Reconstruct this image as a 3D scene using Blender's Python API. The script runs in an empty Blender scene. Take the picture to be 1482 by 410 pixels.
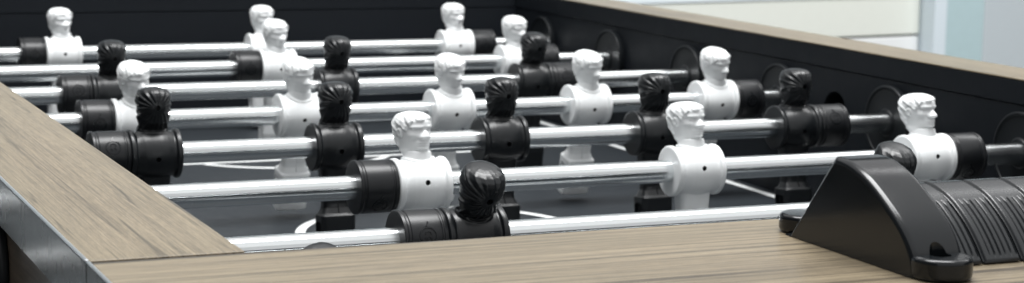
import bpy, bmesh, math, random
from mathutils import Vector, Matrix, noise
random.seed(7)
PI = math.pi
SC = bpy.context.scene
COL = SC.collection
mm = .001

# ------------------------------------------------------------------ materials
def new_mat(name):
    m = bpy.data.materials.new(name); m.use_nodes = True
    return m, m.node_tree.nodes, m.node_tree.links, m.node_tree.nodes['Principled BSDF']

def plain(name, col, rough=.5, metal=0., spec=.5, bump=0., bscale=900., rvar=0., coat=0., cvar=0.):
    m, N, L, b = new_mat(name)
    b.inputs['Base Color'].default_value = (*col, 1)
    b.inputs['Roughness'].default_value = rough
    b.inputs['Metallic'].default_value = metal
    b.inputs['Specular IOR Level'].default_value = spec
    b.inputs['Coat Weight'].default_value = coat
    b.inputs['Coat Roughness'].default_value = .08
    tc = N.new('ShaderNodeTexCoord')
    if bump:
        n = N.new('ShaderNodeTexNoise'); n.inputs['Scale'].default_value = bscale; n.inputs['Detail'].default_value = 3
        L.new(tc.outputs['Object'], n.inputs['Vector'])
        bp = N.new('ShaderNodeBump'); bp.inputs['Strength'].default_value = bump; bp.inputs['Distance'].default_value = .0003
        L.new(n.outputs['Fac'], bp.inputs['Height']); L.new(bp.outputs['Normal'], b.inputs['Normal'])
    if rvar:
        n = N.new('ShaderNodeTexNoise'); n.inputs['Scale'].default_value = 70; n.inputs['Detail'].default_value = 5
        L.new(tc.outputs['Object'], n.inputs['Vector'])
        mr = N.new('ShaderNodeMapRange'); mr.inputs['To Min'].default_value = max(.02, rough - rvar); mr.inputs['To Max'].default_value = rough + rvar
        L.new(n.outputs['Fac'], mr.inputs['Value']); L.new(mr.outputs['Result'], b.inputs['Roughness'])
    if cvar:
        n = N.new('ShaderNodeTexNoise'); n.inputs['Scale'].default_value = 45; n.inputs['Detail'].default_value = 6
        L.new(tc.outputs['Object'], n.inputs['Vector'])
        mx = N.new('ShaderNodeMixRGB'); mx.inputs[1].default_value = (*[c * (1 - cvar) for c in col], 1); mx.inputs[2].default_value = (*[min(1, c * (1 + cvar)) for c in col], 1)
        L.new(n.outputs['Fac'], mx.inputs[0]); L.new(mx.outputs[0], b.inputs['Base Color'])
    return m

def wood(name, axis, light, mid, dark, streak=(1.0, 9.0), amt=.75, fib=(30, 700), fibamt=.7):
    """laminate wood, grain running along the given axis (0 = X, 1 = Y)"""
    m, N, L, b = new_mat(name)
    tc = N.new('ShaderNodeTexCoord')
    def mapped(sl, sc, rot=0):
        mp = N.new('ShaderNodeMapping')
        s = [sc, sc, sc]; s[axis] = sl
        mp.inputs['Scale'].default_value = s; mp.inputs['Rotation'].default_value = (0, 0, rot)
        L.new(tc.outputs['Object'], mp.inputs['Vector']); return mp
    def noise(mp, scale, detail, rough=.6, dist=0.):
        n = N.new('ShaderNodeTexNoise'); n.inputs['Scale'].default_value = scale; n.inputs['Detail'].default_value = detail
        n.inputs['Roughness'].default_value = rough; n.inputs['Distortion'].default_value = dist
        L.new(mp.outputs[0], n.inputs['Vector']); return n
    def ramp(src, pts):
        r = N.new('ShaderNodeValToRGB'); e = r.color_ramp.elements
        e[0].position, e[0].color = pts[0][0], (*[pts[0][1]] * 3, 1)
        e[1].position, e[1].color = pts[-1][0], (*[pts[-1][1]] * 3, 1)
        for p, v in pts[1:-1]:
            q = e.new(p); q.color = (v, v, v, 1)
        L.new(src.outputs['Fac'], r.inputs['Fac']); return r
    broad = noise(mapped(2.2, 45), 1.0, 3, .55, .4)               # broad tone bands
    lines = noise(mapped(streak[0], 60), streak[1] * .3, 2, .5, .25)  # grain lines
    lr = ramp(lines, [(.455, 0), (.486, .15), (.494, 1), (.508, 1), (.516, .15), (.55, 0)])
    fibre = noise(mapped(*fib), 1.0, 4, .72)
    speck = noise(mapped(160, 2600), 1.0, 2, .6)
    mx = N.new('ShaderNodeMixRGB'); mx.inputs[1].default_value = (*light, 1); mx.inputs[2].default_value = (*mid, 1)
    br = ramp(broad, [(.3, .15), (.7, .75)]); L.new(br.outputs[0], mx.inputs[0])
    gate = noise(mapped(3.5, 30), 1.0, 2, .5)
    gr = ramp(gate, [(.36, .2), (.54, 1)])
    mg = N.new('ShaderNodeMath'); mg.operation = 'MULTIPLY'; L.new(lr.outputs[0], mg.inputs[0]); L.new(gr.outputs[0], mg.inputs[1])
    mg2 = N.new('ShaderNodeMath'); mg2.operation = 'MULTIPLY'; L.new(mg.outputs[0], mg2.inputs[0]); mg2.inputs[1].default_value = amt
    m2 = N.new('ShaderNodeMixRGB'); L.new(mx.outputs[0], m2.inputs[1]); m2.inputs[2].default_value = (*dark, 1); L.new(mg2.outputs[0], m2.inputs[0])
    fr = ramp(fibre, [(.36, .42), (.47, .88), (.64, 1.22)])
    m3 = N.new('ShaderNodeMixRGB'); m3.blend_type = 'MULTIPLY'; m3.inputs[0].default_value = fibamt
    L.new(m2.outputs[0], m3.inputs[1]); L.new(fr.outputs[0], m3.inputs[2])
    sr = ramp(speck, [(.35, .72), (.65, 1.2)])
    m4 = N.new('ShaderNodeMixRGB'); m4.blend_type = 'MULTIPLY'; m4.inputs[0].default_value = .7
    L.new(m3.outputs[0], m4.inputs[1]); L.new(sr.outputs[0], m4.inputs[2])
    L.new(m4.outputs[0], b.inputs['Base Color'])
    b.inputs['Roughness'].default_value = .36; b.inputs['Specular IOR Level'].default_value = .5; b.inputs['Coat Weight'].default_value = .12; b.inputs['Coat Roughness'].default_value = .2
    bp = N.new('ShaderNodeBump'); bp.inputs['Strength'].default_value = .065; bp.inputs['Distance'].default_value = .0002
    L.new(fibre.outputs['Fac'], bp.inputs['Height']); L.new(bp.outputs['Normal'], b.inputs['Normal'])
    return m

WL, WM, WD = (.258, .211, .142), (.182, .145, .094), (.025, .019, .014)
M = {
 'wood_x': wood('wood grain across', 0, WL, WM, WD, (.5, 3.6), .9, (7, 480), .95),
 'wood_y': wood('wood grain along', 1, WL, WM, WD, (.8, 11.0), .8, (18, 2600), 1.0),
 'wood_side': wood('brown side wood', 1, (.16, .125, .095), (.11, .085, .065), (.05, .04, .03), (2, 9), .6),
 'chrome': plain('chrome', (.86, .89, .90), .20, 1., rvar=.025),
 'steel': plain('brushed steel trim', (.030, .034, .036), .27, .35, spec=.3, rvar=.03, bump=.02, bscale=400),
 'steel_edge': plain('bright steel edge', (.7, .73, .75), .3, 1.),
 'white': plain('white plastic', (.84, .86, .865), .27, spec=.45, bump=.06, bscale=700, cvar=.015),
 'black': plain('black plastic', (.008, .0095, .011), .31, spec=.45, bump=.12, bscale=900, rvar=.08),
 'rubber': plain('black rubber', (.008, .009, .0105), .33, spec=.4, bump=.12, bscale=1200, rvar=.06),
 'gloss': plain('glossy black plastic', (.006, .0075, .009), .17, spec=.42, bump=.06, bscale=1500, rvar=.05),
 'bead': plain('ribbed black plastic', (.014, .016, .018), .27, spec=.5, bump=.08, bscale=1500, rvar=.06),
 'wall_black': plain('black wall board', (.0065, .0085, .0115), .55, spec=.18, bump=.25, bscale=1100, rvar=.08, cvar=.12),
 'bearing': plain('bearing plastic', (.006, .0075, .009), .45, spec=.3, bump=.1),
 'dark': plain('dark hole', (.004, .004, .004), .7, spec=.1),
 'field': plain('dark grey playfield', (.021, .025, .029), .46, spec=.2, rvar=.03, cvar=.03),
 'line': plain('white field line', (.78, .80, .80), .35),
 'wallpaint': plain('pale blue wall paint', (.80, .88, .92), .85, spec=.1, cvar=.02),
 'cream': plain('cream lacquer', (.80, .825, .76), .6, spec=.2, cvar=.02),
 'cabwhite': plain('white lacquer', (.86, .88, .88), .6, spec=.2),
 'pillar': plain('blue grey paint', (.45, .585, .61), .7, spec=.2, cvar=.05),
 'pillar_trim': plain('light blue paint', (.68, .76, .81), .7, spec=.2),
}

m_, N_, L_, b_ = M['chrome'], M['chrome'].node_tree.nodes, M['chrome'].node_tree.links, M['chrome'].node_tree.nodes['Principled BSDF']
tg = N_.new('ShaderNodeTangent'); tg.direction_type = 'RADIAL'; tg.axis = 'X'
L_.new(tg.outputs[0], b_.inputs['Tangent'])
b_.inputs['Anisotropic'].default_value = .97; b_.inputs['Anisotropic Rotation'].default_value = .25

# ------------------------------------------------------------------ mesh helpers
def obj(name, bm, m, parent=None, smooth=False, loc=None, angle=None):
    bmesh.ops.recalc_face_normals(bm, faces=bm.faces)
    me = bpy.data.meshes.new(name); bm.to_mesh(me); bm.free()
    me.materials.append(m)
    o = bpy.data.objects.new(name, me); COL.objects.link(o)
    if smooth:
        for p in me.polygons: p.use_smooth = True
        if angle:
            me.set_sharp_from_angle(angle=math.radians(angle))
    if parent: o.parent = parent
    if loc: o.location = loc
    return o

def add_box(bm, x0, x1, y0, y1, z0, z1, bev=0., seg=2):
    x0, x1 = min(x0, x1), max(x0, x1); y0, y1 = min(y0, y1), max(y0, y1); z0, z1 = min(z0, z1), max(z0, z1)
    r = bmesh.ops.create_cube(bm, size=1)
    vs = r['verts']
    for v in vs:
        v.co = Vector(((x0 + x1) / 2 + v.co.x * (x1 - x0), (y0 + y1) / 2 + v.co.y * (y1 - y0), (z0 + z1) / 2 + v.co.z * (z1 - z0)))
    if bev:
        es = list({e for v in vs for e in v.link_edges})
        bmesh.ops.bevel(bm, geom=es, offset=bev, segments=seg, profile=.5, affect='EDGES')

def bx(*a, **k):
    bm = bmesh.new(); add_box(bm, *a, **k); return bm

def add_loft(bm, rings):
    """closed skin through rings (lists of Vectors of equal length), capped"""
    prev = None
    for ring in rings:
        vs = [bm.verts.new(p) for p in ring]
        if prev:
            n = len(vs)
            for i in range(n):
                bm.faces.new((prev[i], prev[(i + 1) % n], vs[(i + 1) % n], vs[i]))
        else:
            bm.faces.new(list(reversed(vs)))
        prev = vs
    bm.faces.new(prev)

def lathe_x(bm, prof, n=64, c=(0, 0, 0)):
    """prof: (x, r) pairs turned about the X axis"""
    rings = [[Vector((c[0] + x, c[1] + r * math.cos(2 * PI * i / n), c[2] + r * math.sin(2 * PI * i / n))) for i in range(n)] for x, r in prof]
    add_loft(bm, rings)

def rounded(prof, r=1.0, seg=4):
    """round the corners of an open (x, r) polyline"""
    out = [prof[0]]
    for i in range(1, len(prof) - 1):
        a, b, c = Vector(prof[i - 1]), Vector(prof[i]), Vector(prof[i + 1])
        d1, d2 = (a - b), (c - b)
        q = min(r, d1.length * .45, d2.length * .45)
        p, s = b + d1.normalized() * q, b + d2.normalized() * q
        for k in range(seg + 1):
            t = k / seg
            v = (1 - t) ** 2 * p + 2 * t * (1 - t) * b + t * t * s
            out.append((v.x, v.y))
    out.append(prof[-1])
    return out

def evaluated(o):
    """freeze the modifiers of o into its mesh"""
    dg = bpy.context.evaluated_depsgraph_get(); dg.update()
    me = bpy.data.meshes.new_from_object(o.evaluated_get(dg))
    o.modifiers.clear(); o.data = me
    return o

def cut(o, cutters):
    for c in cutters:
        m = o.modifiers.new('cut', 'BOOLEAN'); m.operation = 'DIFFERENCE'; m.solver = 'EXACT'; m.object = c
    evaluated(o)
    for c in cutters: bpy.data.objects.remove(c)
    return o

def cyl_between(a, b, r, n=24):
    bm = bmesh.new()
    a, b = Vector(a), Vector(b); d = (b - a)
    bmesh.ops.create_cone(bm, cap_ends=True, segments=n, radius1=r, radius2=r, depth=d.length,
        matrix=Matrix.Translation((a + b) / 2) @ d.to_track_quat('Z', 'Y').to_matrix().to_4x4())
    return bm

def thing(name, label, cat, loc=(0, 0, 0), group=None):
    o = bpy.data.objects.new(name, None); COL.objects.link(o)
    o.empty_display_size = .02
    o.location = loc; o['label'] = label; o['category'] = cat
    if group: o['group'] = group
    return o

# ------------------------------------------------------------------ measures of the table (metres; rods at z = 0)
P = .15                                  # rod spacing
XL, XLO = -.0905, -.145                  # left rail, inner and outer edge
XR, XRO = .538, .5840                    # right rail
YN, YNO = -.074, -.30                    # near end rail
YF, YFO = 1.124, 1.20                    # far end rail
ZT = .0475                               # top of the rails
ZF = -.0765                              # playfield
RODR = .0068

# ------------------------------------------------------------------ the table
table = thing('foosball_table', 'football table with light wood rails and black inner walls filling the frame', 'foosball table', (.22, .45, -.25))
def tpart(name, bm, m, smooth=False, parent=None, angle=None):
    o = obj(name, bm, m, None, smooth, angle=angle)
    p = parent or table
    o.parent = p
    off = Vector(table.location)
    if p is table: o.location = -off
    return o

CAP = .0011
def board(x0, x1, y0, y1, m):
    return tpart('rail_top', bx(x0, x1, y0, y1, ZT - CAP, ZT, bev=.0004, seg=2), m)
board(XLO + .0012, XL, YN + .0006, YF, M['wood_y'])
board(XR, XRO, YN + .0003, YF, M['wood_y'])
board(XLO + .0012, XRO, YNO, YN - .0022, M['wood_x'])
board(XLO + .0012, XRO, YF + .0006, YFO, M['wood_x'])
# black board edge below the wooden top
def edge(x0, x1, y0, y1):
    return tpart('rail_edge', bx(x0, x1, y0, y1, .0305, ZT - CAP - .0002, bev=.0006), M['wall_black'])
edge(XLO + .002, XL - .0002, YN + .0003, YF)
edge(XR + .0002, XRO - .001, YN + .0003, YF)
edge(XLO + .002, XRO - .001, YNO + .001, YN - .0001)
edge(XLO + .002, XRO - .001, YF + .0006, YFO)
# walls
tpart('side_wall', bx(XL - .022, XL - .0008, YN, YF, -.14, .0300), M['wall_black'])
rw = tpart('side_wall', bx(XR + .0008, XR + .022, YN, YF, -.14, .0300), M['wall_black'])
hole_cut = obj('cutter', cyl_between((XR - .02, 3.5 * P, -.002), (XR + .018, 3.5 * P, -.002), .0155, 40), M['dark'])
cut(rw, [hole_cut])
tpart('end_wall', bx(XL - .022, XR + .022, YN - .020, YN - .0008, -.14, .0300), M['wall_black'])
tpart('end_wall', bx(XL - .022, XR + .022, YF + .0008, YF + .020, -.14, .0300), M['wall_black'])
# ball entry cup
bm = bmesh.new(); lathe_x(bm, [(.0182, .0153), (.0185, .0153), (.0215, .0153)], 40, (XR, 3.5 * P, -.002))
tpart('ball_entry', bm, M['dark'])
# outer panels
def panel(x0, x1, y0, y1): tpart('outer_panel', bx(x0, x1, y0, y1, -.25, .0300, bev=.001), M['wood_side'])
panel(-.138, XL - .0225, YNO + .012, YFO - .012)
panel(XR + .0225, XRO - .006, YNO + .012, YFO - .012)
panel(XL - .022, XR + .022, YNO + .012, YN - .021)
panel(XL - .022, XR + .022, YF + .021, YFO - .012)
# steel edge trims along the outer left side, split at the corner
def trim(y0, y1):
    bm = bmesh.new()
    prof = [(XLO, 0.0272), (XLO, ZT - .0012), (XLO + .0009, ZT - .0002), (XLO + .0011, ZT - .0002), (XLO + .0018, .0303), (-.1385, .0303), (-.1385, 0.0272)]
    add_loft(bm, [[Vector((x, y, z)) for x, z in prof] for y in (y0, y1)])
    return tpart('edge_trim', bm, M['steel'])
def lip(y0, y1, p):
    bm = bx(XLO - .0004, XLO + .0010, y0, y1, ZT - .0003, ZT + .0004, bev=.0003)
    o = obj('trim_lip', bm, M['steel_edge']); o.parent = p
t = trim(YN + .0009, YF); lip(YN + .0009, YF, t)
t = trim(YNO, YN - .0006); lip(YNO, YN - .0006, t)
# playfield
field = tpart('playfield', bx(XL - .0005, XR + .0005, YN, YF, ZF - .012, ZF), M['field'])
bm = bmesh.new()
def strip(pts, w, closed=False):
    n = len(pts); L_, R_ = [], []
    for i, p in enumerate(pts):
        a = pts[i - 1] if (i or closed) else pts[i]
        b = pts[(i + 1) % n] if (i < n - 1 or closed) else pts[i]
        d = (Vector(b) - Vector(a)).normalized(); nrm = Vector((-d.y, d.x))
        L_.append(bm.verts.new((*(Vector(p) + nrm * w / 2), ZF + .0004))); R_.append(bm.verts.new((*(Vector(p) - nrm * w / 2), ZF + .0004)))
    for i in range(n if closed else n - 1):
        j = (i + 1) % n
        bm.faces.new((L_[i], L_[j], R_[j], R_[i]))
XC, YC = (XL + XR) / 2, 3.5 * P
W = .007
strip([(XC + .1 * math.cos(2 * PI * i / 72), YC + .1 * math.sin(2 * PI * i / 72)) for i in range(72)], W, True)
for y0, s in ((YF, -1), (YN, 1)):
    yb = y0 + s * .255
    strip([(XC - .19, y0), (XC - .19, yb - s * W / 2)], W); strip([(XC + .19, y0), (XC + .19, yb - s * W / 2)], W)
    strip([(XC - .1935, yb), (XC + .1935, yb)], W)
    a0 = math.asin((.255 - .2) / .1)
    strip([(XC + .1 * math.cos(a), y0 + s * (.2 + .1 * math.sin(a))) for a in [a0 + .06 + (PI - 2 * a0 - .12) * i / 40 for i in range(41)]], W)
strip([(XR - .012, YN), (XR - .012, YF)], W)
strip([(XL + .012, YN), (XL + .012, YF)], W)
ln = obj('field_marking', bm, M['line'], field)
# rod bearings in the walls
def bearing(x, s, y, outer=False):
    bm = bmesh.new()
    if outer:
        pr = rounded([(0, .0005), (0, .027), (.004, .027), (.0055, .021), (.020, .0185), (.024, .012), (.024, .0072)], .0014)
    else:
        pr = rounded([(0, .0005), (0, .0262), (.0052, .0270), (.0060, .0262), (.0060, .0250), (.0050, .0242), (.0050, .0100), (.0065, .0092), (.0065, .0072)], .0008)
    prof = [(s * px, pr_) for px, pr_ in pr]
    lathe_x(bm, prof, 56, (x, y, 0))
    tpart('rod_bearing', bm, M['bearing'], True, angle=40)
for k in range(8): bearing(XR + .0006, -1, k * P)
bearing(-.1382, -1, P, True)

# ------------------------------------------------------------------ the player figures (mm, rod axis at the origin, chest towards -Y)
def sstep(a, b, x):
    t = max(0, min(1, (x - a) / (b - a))); return t * t * (3 - 2 * t)
def gs(x, s): return math.exp(-(x / s) ** 2)
HP = [(14.5, 8.4, 7.9, 8.1), (17, 7.7, 6.9, 7.6), (18.6, 7.4, 7.3, 7.8), (19.6, 7.3, 9.6, 8.1), (20.8, 7.2, 11.0, 8.4), (22.5, 7.6, 11.1, 9.4), (25, 8.2, 10.9, 10.6),
      (28, 8.8, 10.9, 11.6), (31, 9.2, 10.3, 12.3), (33.3, 9.4, 11.0, 12.5), (35.5, 9.3, 10.7, 12.2), (37.5, 8.6, 9.7, 11.2), (39.2, 7.2, 7.8, 9.2), (40.3, 5.2, 5.4, 6.6), (40.9, 2.6, 2.6, 3.2), (41.05, .6, .6, .6)]
def hp(z):
    for i in range(len(HP) - 1):
        if HP[i][0] <= z <= HP[i + 1][0]:
            t = (z - HP[i][0]) / (HP[i + 1][0] - HP[i][0])
            return [HP[i][k] + (HP[i + 1][k] - HP[i][k]) * t for k in (1, 2, 3)]
    return HP[-1][1:]

def head_rings(style):
    rings = []
    zs = [14.5 + (41.05 - 14.5) * (1 - (1 - i / 74) ** 1.35) for i in range(75)]
    n = 144
    for z in zs:
        a, f, b = hp(z); ring = []
        for i in range(n):
            ph = -PI + 2 * PI * i / n                     # 0 = front (-Y)
            s, c = math.sin(ph), math.cos(ph)
            d = f if c > 0 else b
            ex = 2.05 if c > 0 else 2.2
            r = 1 / ((abs(s) / a) ** ex + (abs(c) / d) ** ex) ** (1 / ex)
            q = abs(ph)
            fade = max(.45 if style == 'long' else 0, sstep(40.6, 39.0, z))
            # face
            nz = 26.6
            if z < 32.5:
                ridge = sstep(32.2, 27.2, z) if z >= 27 else gs(z - 27, 1.3)
                r += 3.3 * ridge * gs(ph, .15 + .06 * sstep(31, 27, z)) * (1 if z > 25 else sstep(23.9, 25, z))
                r += .7 * gs(z - 26.9, .9) * gs(q - .24, .10)
            r -= 1.15 * gs(q - .42, .19) * gs(z - 30.7, 1.0)
            r += .55 * gs(q - .42, .15) * gs(z - 30.5, .55)
            r += .65 * gs(z - 32.6, .75) * sstep(.95, .75, q) * (.4 + .6 * sstep(.05, .25, q))
            r += .6 * gs(q - .82, .28) * gs(z - 28.2, 1.6)
            r += .85 * gs(z - 23.8, .5) * gs(ph, .34) + .8 * gs(z - 22.5, .55) * gs(ph, .30) - .8 * gs(z - 23.15, .32) * gs(ph, .36)
            r -= .55 * gs(z - 21.8, .5) * gs(ph, .4)
            r += .8 * gs(z - 20.6, .8) * gs(ph, .35)
            r -= .5 * gs(q - .72, .18) * gs(z - 24.8, 1.6)
            # ears
            er = ((q - 1.62) / .23) ** 2 + ((z - 29.4) / 3.0) ** 2
            if style == 'short': r += 1.7 * max(0, 1 - er) ** .5 - 1.0 * max(0, 1 - er * 2.6)
            # hair
            wob = .5 * math.sin(ph * 9 + .6) + .35 * math.sin(ph * 17 + 1.1)
            front = 35.9 + .9 * math.sin(ph * 1.6 + .5)
            hl = front + wob * .5
            if q > .75: hl = front + (30.6 - front) * sstep(.75, 1.15, q) + wob * .3
            if q > 1.28: hl = 30.6 + (33.0 - 30.6) * sstep(1.28, 1.42, q)
            if q > 1.78: hl = 33.0 + (21.0 - 33.0) * sstep(1.78, 2.05, q)
            if style == 'long' and q > 1.1: hl = 15
            hm = sstep(hl - .7, hl + 1.0, z)
            if style == 'short':
                n1 = noise.noise(Vector((ph * 1.1, z * .16, 5.2)))
                fl = ph * 7.5 + z * .75 + 3.0 * n1
                lock = math.sin(fl) + .5 * math.sin(fl * 2.1 + z * .5) + .6 * noise.noise(Vector((ph * 5, z * .5, 2)))
                r += hm * (.75 + .42 * lock * fade)
            else:
                # long strands combed in arcs round the back of the head
                u = ph if ph > 0 else ph + 2 * PI                 # back seam at PI
                w = (u - PI)
                dx, dz = w * 10.5, z - 28.2                       # combed together towards the back of the head
                an = math.atan2(dx, dz); rad = math.hypot(dx, dz)
                wv = noise.noise(Vector((math.cos(an) * 1.3, math.sin(an) * 1.3, rad * .10)))
                fl = an * 19 + .10 * rad + 2.2 * wv + .8 * math.sin(rad * .35)
                strand = math.sin(fl) + .35 * math.sin(fl * 2 + 1.3 + rad * .2)
                r += hm * (1.0 + .40 * strand * fade * sstep(1.5, 4.5, rad) * (1 if c < .3 else .5))
                r += hm * .6 * gs(z - 27.5, 3.0) * sstep(.2, -.6, c)
                r += .9 * gs(z - 20.0, 2.5) * sstep(0, -.6, c)
            if style == 'long' and c < .55:                       # hair hangs straight down to the collar
                r = max(r, (7.9 + .30 * (z - 15)) * (1 if z < 24 else 0) * sstep(.55, .1, c))
            k = sstep(15, 19.5, z)
            v = Vector((r * s, -r * c + (3.4 if style == 'short' else 3.0) * k, z))
            if style == 'short':                                  # the white heads look a little to their left
                tr = math.radians(18) * k; px, py = v.x, v.y + 1.5
                v.x, v.y = px * math.cos(tr) - py * math.sin(tr), px * math.sin(tr) + py * math.cos(tr) - 1.5
            ring.append(v)
        rings.append(ring)
    return rings

def sq_ring(z, wx, wy, cy=0, ex=4, n=40):
    out = []
    for i in range(n):
        a = 2 * PI * i / n; s, c = math.sin(a), math.cos(a)
        r = 1 / ((abs(s) / (wx / 2)) ** ex + (abs(c) / (wy / 2)) ** ex) ** (1 / ex)
        out.append(Vector((r * s, cy - r * c, z)))
    return out

def make_figure(name, m, style, back):
    bm = bmesh.new()
    # barrel body with a flange on either side
    prof = [(-15.8, .6), (-15.8, 14.3), (-15.2, 15.2), (-13.6, 15.3), (-12.6, 15.0), (-12.0, 13.9), (-11.4, 13.6)]
    body = [(-9.5, 14.2), (-7, 15.1), (-4, 15.8), (-2, 16.05), (0, 16.1)]
    full = prof + body + [(-x, r) for x, r in reversed(body[:-1])] + [(-x, r) for x, r in reversed(prof)]
    lathe_x(bm, full, 96)
    # collar
    n = 48
    for s in range(1):
        rr = []
        for j in range(n):
            a = 2 * PI * j / n
            rr.append((a, 8.4))
        tor = []
        for j in range(n):
            a = 2 * PI * j / n; cx, cy = 8.9 * math.sin(a), 8.9 * math.cos(a)
            zz = math.sqrt(max(1, (16.1 - .011 * cx * cx) ** 2 - cy * cy)) - .25
            tor.append([Vector((cx + .8 * math.cos(b) * math.sin(a), cy + .8 * math.cos(b) * math.cos(a), zz + .8 * math.sin(b))) for b in [2 * PI * q / 10 for q in range(10)]])
        vs = [[bm.verts.new(p) for p in r] for r in tor]
        for j in range(n):
            for q in range(10):
                bm.faces.new((vs[j][q], vs[(j + 1) % n][q], vs[(j + 1) % n][(q + 1) % 10], vs[j][(q + 1) % 10]))
    # neck and head
    add_loft(bm, [[Vector((8.4 * math.sin(a), -8.2 * math.cos(a), 11)) for a in [2 * PI * i / 48 for i in range(48)]],
                  [Vector((8.1 * math.sin(a), -7.7 * math.cos(a), 15.6)) for a in [2 * PI * i / 48 for i in range(48)]],
                  [Vector((7.3 * math.sin(a), -7.0 * math.cos(a), 18.8)) for a in [2 * PI * i / 48 for i in range(48)]]])
    add_loft(bm, head_rings(style))
    # legs
    add_loft(bm, [sq_ring(-10, 20.5, 17, 0), sq_ring(-17, 19.5, 15, 0), sq_ring(-26, 18.3, 13, 0), sq_ring(-36, 17.2, 11.5, 0), sq_ring(-38.5, 17.6, 12, 0), sq_ring(-43.5, 22, 17, 0), sq_ring(-48, 22, 17, 0)])
    add_loft(bm, [sq_ring(-42.6, 21.2, 16.6, 0, 7), sq_ring(-43.6, 22.6, 18.4, 0, 7), sq_ring(-58, 22.6, 17.0, 0, 7), sq_ring(-71.5, 22.6, 12.0, 0, 7), sq_ring(-73, 21.2, 10.6, 0, 7)])
    for v in bm.verts: v.co *= mm
    o = obj(name, bm, m)
    r = o.modifiers.new('union', 'REMESH'); r.mode = 'VOXEL'; r.voxel_size = .00036
    s = o.modifiers.new('soft', 'SMOOTH'); s.factor = .5; s.iterations = 2
    evaluated(o)
    cs = []
    # pin hole in the chest, groove between the legs, hollows in the sides of the boot
    sgn = 1 if back else -1
    PZ = -.0026 if back else .0022
    cs.append(obj('cutter', cyl_between((0, sgn * .0120, PZ), (0, sgn * .02, PZ), .00155), m))
    if back:
        cs.append(obj('cutter', cyl_between((0, .0105, .0285), (0, .022, .0285), .0016), m))
    for sx in (-1, 1):
        b_ = bmesh.new(); add_box(b_, sx * .0075, sx * .0140, -.0052, .0052, -.0665, -.0475, bev=.0018)
        cs.append(obj('cutter', b_, m))
    for sy in (-1, 1):
        b_ = bmesh.new(); add_box(b_, -.00035, .00035, sy * .0052, sy * .02, -.042, -.0225, bev=.0001, seg=1)
        cs.append(obj('cutter', b_, m))
    for c_ in cs:
        cut(o, [c_])
    for p in o.data.polygons: p.use_smooth = True
    o.data.set_sharp_from_angle(angle=math.radians(50))
    return o

fig_w = make_figure('player_figure', M['white'], 'short', False)
fig_w['label'] = 'white player figure with moulded short hair, facing the near end'
fig_b = make_figure('player_figure', M['black'], 'long', True)
fig_b['label'] = 'black player figure seen from behind with combed hair'
def pin_bm(sgn, depth):
    bm = cyl_between((0, sgn * .0121, -.0026 if sgn > 0 else .0022), (0, sgn * depth, -.0026 if sgn > 0 else .0022), .00152)
    return bm
pin_w = obj('fixing_pin', pin_bm(-1, .0153), M['dark'], fig_w)
pin_b = obj('fixing_pin', pin_bm(1, .0132), M['dark'], fig_b)

# bumper with its embossed emblem
bm = bmesh.new()
BL = .0225
lathe_x(bm, rounded([(0, .0072), (0, .0150), (.0018, .0152), (.0022, .0144), (.0034, .0144), (.0038, .0149), (BL - .0035, .0149), (BL - .0032, .0144), (BL - .0024, .0144), (BL - .002, .0149), (BL, .0146), (BL, .0100), (BL - .0015, .0095), (BL - .0015, .0068)], .0005), 72)
bumper = obj('bumper', bm, M['rubber'], smooth=True, angle=35)
bm = bmesh.new()
RB = .0149
def emb(pts, w, closed=False, c=(BL * .52, 0)):
    """raised band on the barrel of the bumper; u along X, v round the barrel (metres)"""
    n = len(pts); rows = []
    for i, p in enumerate(pts):
        a = pts[i - 1] if (i or closed) else pts[i]; b = pts[(i + 1) % n] if (i < n - 1 or closed) else pts[i]
        d = (Vector(b) - Vector(a)).normalized(); nr = Vector((-d.y, d.x)) * w / 2
        row = []
        for off, h in ((nr, -.0002), (nr * .7, .00035), (-nr * .7, .00035), (-nr, -.0002)):
            q = Vector(p) + off; an = (c[1] + q.y) / RB
            row.append(bm.verts.new((c[0] + q.x, -(RB + h) * math.cos(an), (RB + h) * math.sin(an))))
        rows.append(row)
    for i in range(n if closed else n - 1):
        j = (i + 1) % n
        for k in range(3): bm.faces.new((rows[i][k], rows[j][k], rows[j][k + 1], rows[i][k + 1]))
emb([(.0042 * math.cos(2 * PI * i / 32), .0042 * math.sin(2 * PI * i / 32)) for i in range(32)], .0009, True)
emb([(-.0006, .0048), (.0008, .0072)], .0009)
emb([(-.0016, .0006), (-.0013, .0018), (0, .0023), (.0013, .0018), (.0016, .0006)], .0007)
emb([(-.0019, -.0008), (-.0005, -.0016)], .0008); emb([(.0006, -.0003), (.0019, -.0018)], .0008)
emblem = obj('emblem', bm, M['gloss'], bumper)

# the rod itself
ROD0, ROD1 = -.245, .5595
bm = bmesh.new(); lathe_x(bm, rounded([(ROD0, .0005), (ROD0, RODR), (ROD1, RODR), (ROD1, .0005)], .0008), 56)
rod = obj('rod', bm, M['chrome'], smooth=True, angle=40)

def put(src, parent, loc, rz=0., rx=0.):
    c = src.copy(); COL.objects.link(c); c.parent = parent; c.location = loc; c.rotation_euler = (rx, 0, rz)
    for ch in SRC_CHILDREN[src]:
        d = ch.copy(); COL.objects.link(d); d.parent = c
    return c
SRC_CHILDREN = {fig_w: [pin_w], fig_b: [pin_b], bumper: [emblem], rod: []}

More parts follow.
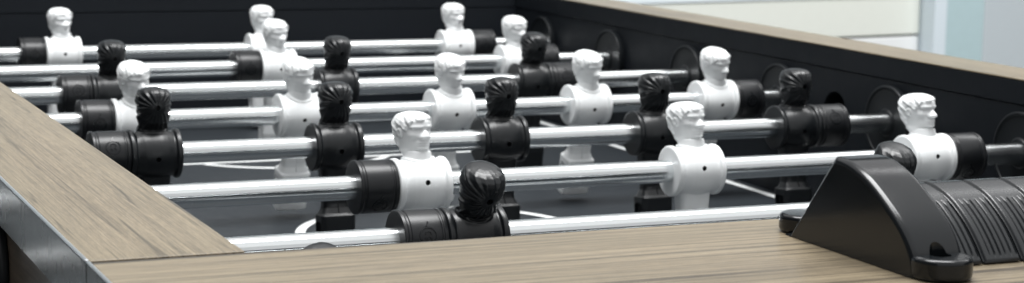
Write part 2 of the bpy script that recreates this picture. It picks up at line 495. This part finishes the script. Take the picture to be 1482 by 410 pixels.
# k, colour, figure positions along the rod, tilt in degrees (heads towards the near end), emblem angle, label
ROWS = [
 (0, 'b', [-.0445, .1640, .3725], 30.6, 20, 'closest rod, hidden behind the wood end rail, only two black heads peeping over'),
 (1, 'b', [.0860, .3215], 20, 18, 'chrome rod with two black figures, partly covered by the near wood rail'),
 (2, 'w', [.1166, .2920, .4588], -4, -38, 'nearest chrome rod carrying three white figures, large and sharp in the foreground'),
 (3, 'b', [.0010, .1170, .2312, .3440, .4555], -5, 28, 'chrome rod with five black figures seen from behind across the middle'),
 (4, 'w', [.0240, .1405, .2555, .3665, .4760], 16, 0, 'chrome rod with five white figures in a row behind the five black ones'),
 (5, 'b', [.0396, .2181, .3883], 1, 20, 'chrome rod with three black figures behind the five white ones'),
 (6, 'w', [.2151, .4399], 10, 0, 'blurred chrome rod carrying only two white figures, second from the far wall'),
 (7, 'w', [.0603, .2483, .4415], 5, 0, 'blurred chrome rod with three white figures, farthest back before the dark far wall'),
]
for k, colour, xs, tilt, ea, label in ROWS:
    e = thing('player_rod', label, 'player rod', (.22, k * P, 0), 'rods of player figures across the table')
    e.rotation_euler = (math.radians(tilt), 0, 0)
    put(rod, e, (-.22, 0, 0))
    src = fig_w if colour == 'w' else fig_b
    for x in xs:
        # small natural differences in how the figures sit
        f = put(src, e, (x - .22, 0, 0), 0 if colour == 'w' else PI)
    lb = put(bumper, e, (xs[0] - .0160 - BL - .22, 0, 0), 0, math.radians(-ea - tilt))
    rb = put(bumper, e, (xs[-1] + .0160 + BL - .22, 0, 0), 0, math.radians(-ea - tilt))
    rb.scale = (-1, 1, 1)
for o in (pin_w, pin_b, emblem, fig_w, fig_b, bumper, rod): bpy.data.objects.remove(o)

# ------------------------------------------------------------------ score counter on the near rail
sc = thing('score_counter', 'black plastic score counter with sliding ribbed beads on the near wood rail', 'score counter', (.20, -.15, ZT))
def to_sc(o):
    o.parent = sc; o.location = -Vector(sc.location); return o
def spline(pts, n=10):
    out = []
    for i in range(len(pts) - 1):
        p0 = Vector(pts[max(0, i - 1)]); p1 = Vector(pts[i]); p2 = Vector(pts[i + 1]); p3 = Vector(pts[min(len(pts) - 1, i + 2)])
        for k in range(n):
            t = k / n
            out.append(.5 * ((2 * p1) + (p2 - p0) * t + (2 * p0 - 5 * p1 + 4 * p2 - p3) * t * t + (3 * p1 - p0 - 3 * p2 + p3) * t ** 3))
    out.append(Vector(pts[-1])); return out

def bracket(x0, x1):
    bm = bmesh.new()
    cv = spline([(-.1372, .0812), (-.1450, .0806), (-.1565, .0768), (-.1700, .0692), (-.1790, .0626), (-.1845, .0555), (-.1868, .0480)], 14)
    prof = [(-.1040, ZT + .0002), (-.1070, .0480 + .0005), (-.1355, .0812)] + [(p.x, p.y) for p in cv] + [(-.1868, ZT + .0002)]
    prof[1] = (-.1085, .0490)
    n = len(prof); R = .0024
    def inset(d):
        out = []
        for i in range(n):
            p = Vector(prof[i]); a_ = Vector(prof[i - 1]); c_ = Vector(prof[(i + 1) % n])
            if p.y < ZT + .0004: out.append(p + Vector((d if p.x < -.15 else -d, 0))); continue
            t1, t2 = (p - a_).normalized(), (c_ - p).normalized()
            n1, n2 = Vector((t1.y, -t1.x)), Vector((t2.y, -t2.x))
            m_ = (n1 + n2).normalized(); k_ = d / max(.5, m_.dot(n1))
            q = p + m_ * k_ * INS
            q.y = max(q.y, ZT + .0003); out.append(q)
        return out
    # inward direction of the offset
    INS = 1
    t_ = (Vector(prof[4]) - Vector(prof[3])).normalized()
    if Vector((t_.y, -t_.x)).y > 0: INS = -1
    rings = []
    for k in range(7):
        an = PI / 2 * k / 6; rings.append((x0 + R * (1 - math.sin(an)), R * (1 - math.cos(an))))
    rings = rings[::-1]
    rings += [(x0 + x1 - x, d) for x, d in reversed(rings)]
    add_loft(bm, [[Vector((x, q.x, q.y)) for q in inset(d)] for x, d in rings])
    o = obj('bracket', bm, M['gloss'])
    # screw tabs, front and back
    for yc, h, r in ((-.1865, .0075, (x1 - x0) / 2), (-.1015, .0068, (x1 - x0) / 2 - .0012)):
        b2 = bmesh.new(); n = 56; xc = (x0 + x1) / 2
        pr = rounded([(.0005, 0), (r, 0), (r, h), (.0005, h)], .0019, 5)
        rings = [[Vector((xc + q * math.cos(2 * PI * i / n), yc + q * math.sin(2 * PI * i / n), ZT + .0002 + z)) for i in range(n)] for q, z in pr]
        add_loft(b2, rings); bmesh.ops.recalc_face_normals(b2, faces=b2.faces)
        t_ = obj('tab', b2, M['gloss'])
        md = o.modifiers.new('u', 'BOOLEAN'); md.operation = 'UNION'; md.solver = 'EXACT'; md.object = t_
        evaluated(o); bpy.data.objects.remove(t_)
    xc = (x0 + x1) / 2
    cut(o, [obj('cutter', cyl_between((xc, -.1860, ZT + .0056), (xc, -.1860, ZT + .03), .0037, 32), M['gloss']),
            obj('cutter', cyl_between((xc, -.1860, ZT + .002), (xc, -.1860, ZT + .03), .0021, 24), M['gloss'])])
    for p in o.data.polygons: p.use_smooth = abs(p.normal.x) < .999
    o.data.set_sharp_from_angle(angle=math.radians(30))
    wn = o.modifiers.new('wn', 'WEIGHTED_NORMAL'); wn.keep_sharp = True; evaluated(o)
    to_sc(o)
    s = obj('screw', cyl_between((xc, -.1860, ZT + .0022), (xc, -.1860, ZT + .0046), .0020, 24), M['dark']); s.parent = o
    return o
bracket(.1058, .1268)
BW, BP = .0156, .0163
NB = 10
bracket(.1268 + NB * BP + .0012, .1268 + NB * BP + .0222)

def bead_mesh():
    cv = spline([(-.1130, .0492), (-.1200, .0585), (-.1285, .0668), (-.1370, .0706), (-.1445, .0700), (-.1530, .0672), (-.1620, .0616), (-.1690, .0553), (-.1742, .0492)], 8)
    ns = len(cv); nx = 76
    s = [0]
    for i in range(1, ns): s.append(s[-1] + (cv[i] - cv[i - 1]).length)
    tot = s[-1]
    bm = bmesh.new(); top = []
    for i in range(ns):
        a, b = cv[max(0, i - 1)], cv[min(ns - 1, i + 1)]
        tg = (b - a).normalized(); nr = Vector((tg.y, -tg.x))
        if nr.y < 0 and i < ns * .7: nr = -nr
        nr = Vector((tg.y, -tg.x)); nr = nr if nr.dot(Vector((-.3, 1))) > 0 else -nr
        fz = sstep(tot * .655, tot * .67, s[i]) * sstep(tot * .985, tot * .97, s[i])
        row = []
        for j in range(nx + 1):
            u = j / nx * BW
            h = -.0011 * (1 - sstep(0, .0011, u)) - .0011 * (1 - sstep(0, .0011, BW - u))       # soft edges
            z_ = (u - .0027) / .00232
            if .0027 < u < .0027 + 5 * .00232:
                fr = z_ % 1.0
                h += fz * (-.0009 + .0010 * min(1, 1.7 * math.sin(PI * fr)))
            elif u >= .0027 + 5 * .00232 and u < BW - .0006:
                h += fz * -.0009
            row.append(bm.verts.new((u, *(cv[i] + nr * h))))
        top.append(row)
    for i in range(ns - 1):
        for j in range(nx): bm.faces.new((top[i][j], top[i + 1][j], top[i + 1][j + 1], top[i][j + 1]))
    zb = ZT + .0006
    bot = [[bm.verts.new((u, y, zb)) for u in (0, BW)] for y in (cv[0].x, cv[-1].x)]
    A = [r[0] for r in top]; B = [r[-1] for r in top]
    bm.faces.new(A + [bot[1][0], bot[0][0]]); bm.faces.new(list(reversed(B)) + [bot[0][1], bot[1][1]])
    bm.faces.new(top[0] + [bot[0][1], bot[0][0]]); bm.faces.new(top[-1] + [bot[1][1], bot[1][0]])
    bm.faces.new((bot[0][0], bot[0][1], bot[1][1], bot[1][0]))
    return bm
b0 = obj('score_bead', bead_mesh(), M['bead'], smooth=True, angle=38)
for i in range(NB):
    b = b0 if i == 0 else b0.copy()
    if i: COL.objects.link(b)
    b.parent = sc; b.location = Vector((.1274 + i * BP, 0, 0)) - Vector(sc.location)
to_sc(obj('slide_bar', cyl_between((.1262, -.137, .0600), (.1275 + NB * BP + .001, -.137, .0600), .0016), M['chrome']))
for b in [c for c in sc.children if c.name.startswith('score_bead')]: pass

# ------------------------------------------------------------------ what stands behind
def structure(o): o['kind'] = 'structure'; return o
structure(obj('wall', bx(-2.5, 6.5, 4.0, 4.1, -1.2, 1.0), M['wallpaint']))
cab = thing('cabinet', 'cream cabinet with a dark gap between its fronts, blurred behind the right rail', 'cabinet', (2.05, 2.72, -.9))
cab.rotation_euler = (0, 0, math.radians(9))
def cpart(n, bm, m): return obj(n, bm, m, cab)
cpart('cabinet_body', bx(-1.6, .150, .02, .50, 0, .805, bev=.003), M['dark'])
cpart('cabinet_front', bx(-1.6, .150, 0, .019, .727, .8075, bev=.001), M['cream'])
cpart('cabinet_front', bx(-1.6, .150, 0, .019, .05, .7215, bev=.002), M['cabwhite'])
cpart('worktop', bx(-1.62, .152, -.003, .52, .8077, .838, bev=.001), M['wallpaint'])
pil = thing('pillar', 'blue grey pillar with a lighter left edge, blurred in the upper right corner', 'pillar', (2.25, 2.70, -.9))
obj('pillar_shaft', bx(-.0150, .085, 0, .12, 0, 1.6, bev=.003), M['pillar'], pil)
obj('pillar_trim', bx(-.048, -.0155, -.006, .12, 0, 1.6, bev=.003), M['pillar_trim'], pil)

# ------------------------------------------------------------------ light
w = bpy.data.worlds.new('World'); SC.world = w; w.use_nodes = True
bg = w.node_tree.nodes['Background']
bg.inputs['Color'].default_value = (.93, .97, 1.0, 1); bg.inputs['Strength'].default_value = .06
def area(name, loc, tgt, sx, sy, power, col=(1, 1, 1)):
    l = bpy.data.lights.new(name, 'AREA'); l.shape = 'RECTANGLE'; l.size = sx; l.size_y = sy; l.energy = power; l.color = col
    o = bpy.data.objects.new(name, l); COL.objects.link(o); o.location = loc
    o.rotation_euler = (Vector(tgt) - Vector(loc)).to_track_quat('-Z', 'Y').to_euler()
    return o
area('ceiling_lamp', (1.0, .7, 2.5), (1.0, .7, 0), 7.0, 7.0, PI * 49 * .66)
area('near_side_light', (.6, -2.8, 1.35), (.6, 0, 1.35), 7.0, 2.3, PI * 16.1 * .44)  # unseen broad source on the near side, shaped for the rod reflections
area('background_fill', (2.4, 1.3, 1.9), (2.5, 3.4, -.4), 1.2, 1.2, PI * 1.44 * 8.5)  # added fill that brightens the wall, cabinet and pillar behind the table
area('pendant_lamp', (.25, .35, 1.9), (.25, .35, 0), 1.7, .8, PI * 1.36 * 13.5)

# ------------------------------------------------------------------ camera
cd = bpy.data.cameras.new('Camera'); cam = bpy.data.objects.new('Camera', cd); COL.objects.link(cam); SC.camera = cam
r_, u_, f_ = Vector((.9158, -.4011, .0205)), Vector((.0298, .1186, .9925)), Vector((.4005, .9083, -.1205))
r_.normalize(); f_ = (f_ - r_ * f_.dot(r_)).normalized(); u_ = r_.cross(f_)
mw = Matrix((( r_.x, u_.x, -f_.x, -.2735), (r_.y, u_.y, -f_.y, -.7132), (r_.z, u_.z, -f_.z, .1839), (0, 0, 0, 1)))
cam.matrix_world = mw
cd.sensor_width = 36; cd.lens = 2823.24 / 1482 * 36
cd.shift_y = -(205 - 136.2) / 1482
cd.clip_start = .02; cd.clip_end = 50
cd.dof.use_dof = True; cd.dof.focus_distance = .84; cd.dof.aperture_fstop = 27
SC.view_settings.view_transform = 'Standard'; SC.view_settings.look = 'None'
SC.view_settings.exposure = .36; SC.view_settings.gamma = 1
